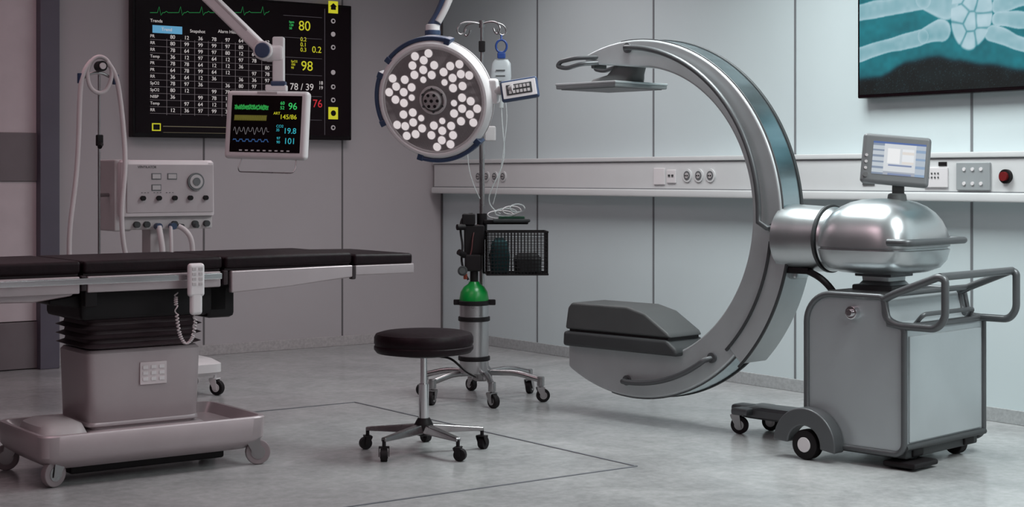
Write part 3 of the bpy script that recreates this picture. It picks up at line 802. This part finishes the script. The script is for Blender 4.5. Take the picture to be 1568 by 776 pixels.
for (sx, sy) in ((1, .2), (-1, -.2), (.75, -.6), (-.75, .6)):
    tube(iv, 'hook', [(0, 0, 2.02), (.06 * sx, .06 * sy, 2.035), (.12 * sx, .12 * sy, 2.025), (.138 * sx, .138 * sy, 1.98), (.115 * sx, .115 * sy, 1.955), (.09 * sx, .09 * sy, 1.97), (.085 * sx, .085 * sy, 1.995)], .005, dchrome, smooth=True)
box(iv, 'pole_clamp', (.035, .035, .06), (0, -.01, 1.90), black, .006)
tube(iv, 'blue_hanger', [(.105 + .03 * math.cos(2 * math.pi * k / 14), -.02, 1.90 + .035 * math.sin(2 * math.pi * k / 14)) for k in range(14)], .006, bluebright, smooth=True, cyclic=True)
tube(iv, 'blue_hanger_clip', [(.105, -.02, 1.935), (.105, -.01, 1.96)], .006, bluebright)
box(iv, 'blue_hanger_tail', (.045, .015, .035), (.105, -.02, 1.850), bluebright, .01)
bag = M('infusion_bag_film', (.50, .53, .55), .25, 0, .04)
bag.node_tree.nodes['Principled BSDF'].inputs['Alpha'].default_value = 0.75
loft(iv, 'infusion_bag', [(1.66, .10, -.01, .02, .006, 3), (1.675, .10, -.01, .05, .018, 3), (1.74, .10, -.01, .058, .026, 3), (1.81, .105, -.01, .05, .016, 3), (1.83, .105, -.01, .035, .006, 3)], bag)
for z in (1.71, 1.74, 1.77):
    tube(iv, 'bag_label', [(.075, -.037, z), (.125, -.037, z)], .003, mgrey)
cyl(iv, 'drip_chamber', (.105, -.01, 1.57), (.105, -.01, 1.65), .012, clear)
tube(iv, 'drip_line', [(.105, -.01, 1.57), (.11, -.02, 1.45), (.13, -.04, 1.33), (.10, -.05, 1.22), (.05, -.05, 1.14), (.02, -.03, 1.04), (.10, -.06, 1.0)], .0035, clear, smooth=True)
tube(iv, 'drip_line_second', [(.115, -.01, 1.66), (.145, -.02, 1.55), (.12, -.03, 1.4), (.10, -.05, 1.2), (.06, -.04, 1.05)], .0025, clear, smooth=True)
tube(iv, 'drip_line_third', [(-.02, -.01, 1.52), (-.07, -.02, 1.45), (-.085, -.03, 1.30), (-.06, -.04, 1.18), (-.01, -.04, 1.08)], .0025, clear, smooth=True)
box(iv, 'fan_clip', (.06, .02, .08), (.045, -.02, 1.43), offw, .008)

# ------------------------------------------------------------------ ventilator
ve = empty('anesthesia_ventilator', (-1.864, 8.60, 0), rad(35.95))
def VX(px): return (px - 258) / 264.0
def VZ(py): return 1.2 + (270 - py) / 282.0
loft(ve, 'upper_case', [(.985, 0, .11, .272, .115, 14), (.995, 0, .11, .275, .118, 14), (1.275, 0, .11, .272, .116, 14), (1.288, 0, .11, .262, .106, 14)], vwhite, n=96)
box(ve, 'lower_case', (.52, .19, .075), (.01, .115, .95), offw, .01)
box(ve, 'front_panel', (.50, .006, .26), (.008, -.010, 1.135), M('panel_grey_mauve', (.44, .39, .405), .4), .003)
box(ve, 'back_case', (.10, .24, .385), (-.245, .15, 1.098), offw, .012)
discs(ve, 'knobs', [((VX(px), -.022, VZ(303)), .013) for px in (217, 241, 265, 289, 313)], black, .026)
discs(ve, 'lower_ports', [((VX(px), .01, VZ(343)), .017) for px in (211, 226, 268, 300, 318)], dgrey, .03)
discs(ve, 'gauge_bezel', [((VX(298), -.017, VZ(278)), .048)], console_m, .016)
discs(ve, 'gauge_face', [((VX(298), -.026, VZ(278)), .038)], offw, .006)
discs(ve, 'gauge_centre', [((VX(298), -.030, VZ(278)), .022)], console_m, .006)
boxes(ve, 'readout_frames', [((VX(px), -.013, VZ(py)), (.056, .004, .034)) for px, py in ((238, 270), (262, 270), (238, 287))], console_m)
boxes(ve, 'readout_windows', [((VX(px), -.016, VZ(py)), (.046, .004, .024)) for px, py in ((238, 270), (262, 270), (238, 287))], offw)
text(ve, 'panel_labels', '- - -   - - -   - - -', .03, (VX(215), -.014, VZ(294)), mgrey)
text(ve, 'panel_title', 'VENTILATOR', .018, (VX(210), -.014, VZ(256)), mgrey)
discs(ve, 'connector_blue', [((VX(240), -.02, VZ(346)), .018), ((VX(262), -.02, VZ(346)), .018)], blue, .04)
discs(ve, 'connector_small', [((VX(275), -.02, VZ(346)), .012), ((VX(298), -.02, VZ(346)), .012)], dgrey, .04)
box(ve, 'column', (.12, .12, .72), (-.02, .12, .56), offw, .01)
loft(ve, 'cart_base', [(.11, 0, .12, .27, .20, 8), (.13, 0, .12, .29, .22, 8), (.175, 0, .12, .29, .22, 8), (.20, 0, .12, .25, .18, 8)], white, n=96)
for (x, y) in ((-.24, -.05), (.25, -.05), (-.24, .29), (.25, .29)):
    caster(ve, x, y, .042, 0, rad(-60), top=.13, tire=black, hub=white, wid=.03)
tube(ve, 'patient_hose_1', [(VX(240), -.03, .93), (VX(240), -.06, .86), (VX(246), -.06, .74), (VX(240), -.04, .6), (VX(230), 0, .45)], .016, hose, smooth=True)
tube(ve, 'patient_hose_2', [(VX(270), -.03, .93), (VX(284), -.07, .90), (VX(290), -.06, .80), (VX(286), -.06, .68), (VX(270), 0, .5)], .014, hose, smooth=True)
tube(ve, 'patient_hose_3', [(VX(258), -.03, .93), (VX(255), -.06, .84), (VX(258), -.06, .7), (VX(256), 0, .5)], .010, hose, smooth=True)
px_ = VX(161)
cyl(ve, 'hose_pole', (px_, .06, .14), (px_, .06, 1.74), .007, dchrome)
tube(ve, 'hose_pole_foot', [(px_, .06, .15), (-.2, .10, .15)], .012, dchrome)
tube(ve, 'hose_pole_bracket', [(px_, .06, 1.1), (-.28, .12, 1.1)], .010, dchrome)
box(ve, 'pole_clamp', (.035, .03, .06), (px_, .055, VZ(216)), black, .006)
cyl(ve, 'pole_clamp_knob', (px_, .03, VZ(222)), (px_ - .02, -.0, VZ(226)), .012, black)
tube(ve, 'hose_yoke', [(VX(130), .04, VZ(128)), (VX(142), .04, VZ(118)), (VX(157), .04, VZ(112)), (VX(172), .04, VZ(118)), (VX(184), .04, VZ(128))], .008, dchrome, smooth=True)
tube(ve, 'hose_loop', [(VX(140), .02, VZ(128)), (VX(140), .02, VZ(108)), (VX(148), .02, VZ(94)), (VX(158), .02, VZ(90)), (VX(168), .02, VZ(94)), (VX(176), .02, VZ(108)), (VX(175), .02, VZ(125)), (VX(168), .02, VZ(142)), (VX(158), .02, VZ(147)), (VX(146), .02, VZ(142))], .011, hose, smooth=True, cyclic=True)
discs(ve, 'mask_connector', [((VX(157), .0, VZ(106)), .028)], black, .05)
discs(ve, 'mask_connector_ring', [((VX(157), -.02, VZ(106)), .017)], hose, .03)
for a_, b_ in ((131, 124), (182, 124)):
    cyl(ve, 'hose_cuff', (VX(a_), .03, VZ(b_ + 8)), (VX(a_), .03, VZ(b_ - 7)), .017, blue, bevel=.003)
tube(ve, 'breathing_hose_left', [(VX(146), .02, VZ(98)), (VX(134), .02, VZ(112)), (VX(129), .02, VZ(135)), (VX(128), .02, VZ(200)), (VX(123), .0, VZ(270)), (VX(112), -.02, VZ(330)), (VX(107), -.03, VZ(390)), (VX(115), -.02, .55), (-.25, .05, .40)], .013, hose, smooth=True)
tube(ve, 'breathing_hose_right', [(VX(168), .02, VZ(98)), (VX(180), .02, VZ(112)), (VX(186), .02, VZ(135)), (VX(191), .0, VZ(200)), (VX(190), -.04, VZ(260)), (VX(181), -.06, VZ(310)), (VX(181), -.06, VZ(360)), (VX(192), -.04, .72), (-.15, .0, .5)], .013, hose, smooth=True)

# ------------------------------------------------------------------ ceiling mounted patient monitor
D = 7.5; S = 2427 / D
pm = empty('ceiling_mounted_patient_monitor', (-1.156, D, 0), 0)
def QX(px): return (px - 410) / S
def QZ(py): return 1.2 + (270 - py) / S
mh = empty('monitor_head', (0, 0, QZ(192)), 0, 1, pm)
mh.rotation_euler = (rad(-4), rad(1.5), rad(-14))
box(mh, 'bezel', (.415, .05, .325), (0, 0, 0), white, .02, seg=4)
box(mh, 'rear_housing', (.33, .07, .25), (0, .05, 0), offw, .02)
box(mh, 'screen', (.355, .006, .270), (0, -.024, .004), screenblk, .002)
box(mh, 'brand_strip', (.10, .003, .010), (0, -.026, .152), offw, 0)
sy_ = -.0285
def wv(f, x0, x1, z, n=120, r=.0012, mat=e_green, nm='trace'):
    tube(mh, nm, [(x0 + (x1 - x0) * k / (n - 1), sy_, z + f(k)) for k in range(n)], r, mat)
eg2 = EM('glow_green_band', (0.02, 0.26, 0.05), 1.0)
wv(lambda k: random.uniform(-.008, .01), -.16, .01, .085, mat=eg2, r=.0022)
wv(lambda k: random.uniform(-.004, .006), -.16, .01, .075, mat=eg2, r=.002)
ey2 = EM('glow_olive', (.16, .145, .025), .8)
wv(lambda k: .012 * (1 if (k // 2) % 2 else -1), -.16, .005, .032, mat=ey2, nm='pressure_trace')
wv(lambda k: .017 * math.sin(k * .42) * (1 if k % 30 < 22 else .2), -.16, .02, -.030, mat=EM('tr_grey', (.16, .15, .16), 1), r=.001)
wv(lambda k: .006 * math.sin(k * .3) + .003 * math.sin(k * .9), -.16, .02, -.075, mat=EM('tr_blue', (.03, .09, .24), 1), r=.0014)
text(mh, 'hr_value', '96', .046, (.110, sy_, .088), e_green)
text(mh, 'hr_small', '60\n52', .022, (.070, sy_, .092), e_green)
text(mh, 'bp_value', '145/86', .031, (.070, sy_, .038), e_yel)
text(mh, 'bp_small', 'ART', .018, (.038, sy_, .055), e_yel)
text(mh, 'temp_value', '19.8', .038, (.092, sy_, -.028), e_cyan)
text(mh, 'temp_small', 'CO2\n35', .018, (.055, sy_, -.015), e_cyan)
text(mh, 'spo2_value', '101', .040, (.096, sy_, -.076), e_cyan)
text(mh, 'spo2_small', '97\n90', .018, (.060, sy_, -.072), e_cyan)
boxes(mh, 'bezel_keys', [((-.12 + .03 * k, -.027, -.122), (.014, .003, .006)) for k in range(9)], EM('keys_dim', (.18, .15, .16), 1))
tube(mh, 'wire_handle', [(-.12, -.005, -.16), (-.13, -.02, -.205), (-.12, -.03, -.225), (.15, -.03, -.225), (.16, -.02, -.205), (.155, -.005, -.16)], .003, dchrome, .02)
ax_ = QX(424)
box(pm, 'vertical_bracket', (.055, .05, QZ(55) - QZ(140)), (ax_, .06, (QZ(55) + QZ(140)) / 2), white, .008)
box(pm, 'bracket_collar', (.07, .06, .03), (ax_, .06, QZ(128)), blue, .006)
box(pm, 'bracket_foot', (.10, .06, .03), (ax_ - .01, .06, QZ(134)), white, .006)
jc = Vector((QX(402), .05, QZ(77)))
cyl(pm, 'joint', jc + Vector((0, -.055, 0)), jc + Vector((0, .055, 0)), .045, white, bevel=.008)
cyl(pm, 'joint_cap', jc + Vector((0, -.065, 0)), jc + Vector((0, -.05, 0)), .036, blue, bevel=.006)
box(pm, 'joint_bridge', (.10, .06, .08), (jc.x + .045, .055, jc.z - .01), white, .02)
far = jc + Vector((-.75, .15, .72))
dv = far - jc
def beam(parent, name, p1, p2, w, h, mat, bev=.008):
    p1 = Vector(p1); p2 = Vector(p2); d = p2 - p1
    bm = bmesh.new()
    bmesh.ops.create_cube(bm, size=1)
    bmesh.ops.scale(bm, vec=(w, h, d.length), verts=bm.verts)
    q = d.to_track_quat('Z', 'Y')
    o = finish(bm, name, parent, mat, bevel=bev, seg=3)
    o.location = (p1 + p2) / 2
    o.rotation_mode = 'QUATERNION'
    o.rotation_quaternion = q
    return o
beam(pm, 'spring_arm', jc, far, .065, .06, white, .012)
beam(pm, 'arm_cable_channel', jc + dv * .12 + Vector((.012, -.03, .012)), jc + dv * .9 + Vector((.012, -.03, .012)), .016, .012, offw, .003)
cyl(pm, 'upper_joint', far + Vector((0, -.06, 0)), far + Vector((0, .06, 0)), .055, white, bevel=.008)
box(pm, 'extension_arm', (.12, .12, .09), (far.x - .02, far.y, far.z + .06), white, .02)
cyl(pm, 'ceiling_tube', (far.x - .02, far.y, far.z + .06), (far.x - .02, far.y, H), .05, white)
cyl(pm, 'ceiling_flange', (far.x - .02, far.y, H - .06), (far.x - .02, far.y, H), .13, white, bevel=.01)

# ------------------------------------------------------------------ surgical lamp
sl = empty('surgical_lamp', (-.387, 7.8, 0), 0)
nrm = Vector((-.30, -.90, -.20)).normalized()
zl = -nrm
xl = zl.cross(Vector((0, 0, 1))).normalized()
yl = zl.cross(xl).normalized()
lh = empty('lamp_head', (0, 0, 1.575), 0, 1.03, sl)
lh.rotation_mode = 'QUATERNION'
lh.rotation_quaternion = Matrix((xl, yl, zl)).transposed().to_quaternion()
lathe(lh, 'housing', [(.25, -.004), (.262, -.012), (.272, -.010), (.284, .004), (.290, .03), (.286, .065), (.262, .095), (.2, .118), (.1, .13), (.03, .132)], white, n=96)
lathe(lh, 'face', [(.255, .006), (.256, -.004), (.248, -.006), (.1, -.006), (.06, -.006), (.02, -.006)], lampface, n=96)
lathe(lh, 'face_ring', [(.246, -.006), (.249, -.010), (.254, -.010), (.256, -.004)], offw, n=96)
L_ = []
for k in range(6):
    for (r, da) in ((.108, -4), (.122, 20), (.150, -16), (.152, 4), (.170, 25), (.192, -10), (.196, 9), (.226, -1), (.226, 17)):
        a = rad(60 * k + da + 12)
        L_.append(((r * math.cos(a), r * math.sin(a), -.007), .0205 if r > .12 else .016))
domes(lh, 'led_lenses', L_, led, .35)
discs(lh, 'led_collars', [((c[0], c[1], -.0062), r + .003) for c, r in L_], offw, .004, (0, 0, 1))
lathe(lh, 'centre_ring', [(.07, -.006), (.066, -.012), (.058, -.013), (.056, -.006)], offw)
lathe(lh, 'centre_handle', [(.046, -.006), (.045, -.02), (.038, -.026), (.01, -.027)], lampface)
discs(lh, 'centre_ports', [((.030 * math.cos(rad(60 * k)), .030 * math.sin(rad(60 * k)), -.026), .0075) for k in range(6)] + [((.0, .0, -.027), .008)], black, .006, (0, 0, 1))
discs(lh, 'centre_dots', [((.056 * math.cos(rad(60 * k + 30)), .056 * math.sin(rad(60 * k + 30)), -.010), .006) for k in range(6)], dgrey, .006, (0, 0, 1))
def ringseg(parent, name, r0, r1, z0, z1, a0, a1, mat, bev=.004, n=24):
    bm = bmesh.new(); rows = []
    for i in range(n + 1):
        a = rad(a0 + (a1 - a0) * i / n); c, s = math.cos(a), math.sin(a)
        rows.append([bm.verts.new((r0 * c, r0 * s, z0)), bm.verts.new((r1 * c, r1 * s, z0)), bm.verts.new((r1 * c, r1 * s, z1)), bm.verts.new((r0 * c, r0 * s, z1))])
    for p_, q_ in zip(rows[:-1], rows[1:]):
        for k in range(4):
            bm.faces.new((p_[k], p_[(k + 1) % 4], q_[(k + 1) % 4], q_[k]))
    bm.faces.new(rows[0]); bm.faces.new(rows[-1])
    return finish(bm, name, parent, mat, bevel=bev)
for (a0, a1) in ((-138, -72), (158, 205), (45, 108)):
    ringseg(lh, 'bumper_grip', .286, .306, .0, .055, a0, a1, blue, .006)
    for a in (a0, a1):
        ringseg(lh, 'grip_end', .27, .308, -.004, .06, a - 3, a + 3, blue, .004, 4)
ringseg(lh, 'side_seam', .284, .2925, .036, .042, 0, 360, offw, 0, 90)
tube(lh, 'control_arm', [(.27, -.03, .05), (.33, -.035, .045), (.40, -.045, .03)], .022, offw, .02)
box(lh, 'control_arm_root', (.06, .12, .05), (.285, -.03, .05), white, .015)
cp_ = empty('control_panel', (.424, -.10, 1.622), 0, 1, sl)
cp_.rotation_euler = (rad(-10), rad(-9), rad(-4))
box(cp_, 'panel_case', (.185, .035, .105), (0, 0, 0), blue, .012, seg=4)
box(cp_, 'panel_surround', (.165, .006, .082), (0, -.017, 0), white, .004)
box(cp_, 'panel_display', (.125, .004, .052), (0, -.021, 0), dgrey, .002)
boxes(cp_, 'panel_keys', [((-.045 + .018 * (k % 6), -.024, .012 - .024 * (k // 6)), (.013, .003, .015)) for k in range(12)], offw)
cyl(sl, 'rear_hub', tuple(Vector((0, 0, 1.575)) + zl * .11), tuple(Vector((0, 0, 1.575)) + zl * .19), .07, offw, bevel=.008)
tube(sl, 'yoke', [tuple(Vector((0, 0, 1.575)) + zl * .17), (.03, .25, 1.62), (0.0, .25, 1.80), (-.015, .24, 1.90)], .028, offw, .08)
cyl(sl, 'yoke_joint', (-.015, .24, 1.885), (-.015, .24, 1.97), .036, white, bevel=.006)
cyl(sl, 'yoke_joint_band', (-.015, .24, 1.915), (-.015, .24, 1.94), .040, blue, bevel=.004)
tube(sl, 'suspension_arm', [(-.015, .24, 1.96), (.02, .25, 2.02), (.06, .28, 2.12), (.25, .35, 2.75)], .030, blue, .05)
tube(sl, 'suspension_arm_cover', [(.012, .22, 1.98), (.045, .23, 2.04), (.085, .26, 2.14), (.265, .33, 2.72)], .018, offw, .05)
cyl(sl, 'arm_elbow', (.25, .27, 2.76), (.25, .43, 2.76), .06, white, bevel=.01)
cyl(sl, 'ceiling_tube', (.25, .35, 2.76), (.25, .35, H), .045, white)
cyl(sl, 'ceiling_flange', (.25, .35, H - .06), (.25, .35, H), .13, white, bevel=.01)

# ------------------------------------------------------------------ added ceiling lights, all out of view
def clight(lx, ly, w, h, power, color, spread=180, glow=1.5):
    e = empty('unseen_ceiling_light', RW(lx, ly, H), RA)
    box(e, 'frame', (w + .06, h + .06, .03), (0, 0, -.015), white, .004)
    box(e, 'diffuser', (w, h, .006), (0, 0, -.032), EM('diffuser', color, glow), 0)
    l = bpy.data.lights.new('lamp', 'AREA')
    l.shape = 'RECTANGLE'; l.size = w; l.size_y = h
    l.energy = power; l.color = color
    l.spread = rad(spread)
    o = bpy.data.objects.new('lamp', l)
    o.location = (0, 0, -.045)
    link(o, e)
cool = (.93, 1.0, 1.0); warm = (1.0, .68, .75); mid = (1.0, .93, .95)  # warm: dim pink lights added to imitate the maroon fade on the left
clight(-1.3, -4.4, 1.2, 1.2, 58, cool, 145)
clight(-1.3, -7.0, 1.2, 1.2, 62, cool, 140)
clight(-1.2, -2.0, 1.0, 1.2, 17, mid, 140)
clight(-2.6, -9.2, 1.2, 1.2, 62, cool, 145)  # frontal fill, added for faces turned to the camera
clight(-3.8, -1.8, 1.2, 1.2, 9, warm, 180, .5)
clight(-4.4, -4.6, 1.2, 1.2, 14, warm, 180, .5)
clight(-6.8, -5.0, 1.2, 1.2, 10, warm, 180, .5)
clight(-3.6, -11.4, 1.2, 1.2, 38, mid, 180)
clight(-7.0, -9.0, 1.2, 1.2, 13, warm, 180, .5)

wd = bpy.data.worlds.new('world')
scene.world = wd
wd.use_nodes = True
wd.node_tree.nodes['Background'].inputs['Color'].default_value = (.6, .6, .62, 1)
wd.node_tree.nodes['Background'].inputs['Strength'].default_value = 0.3

# ------------------------------------------------------------------ camera
cam = bpy.data.cameras.new('camera')
cam.sensor_width = 36
cam.lens = 36 * 2427 / 1568
cam.shift_y = -118 / 1568
co = bpy.data.objects.new('camera', cam)
co.location = (0, 0, 1.2)
co.rotation_euler = (rad(90), 0, 0)
link(co)
scene.camera = co
scene.view_settings.view_transform = 'Standard'
scene.view_settings.look = 'None'
scene.view_settings.exposure = 0
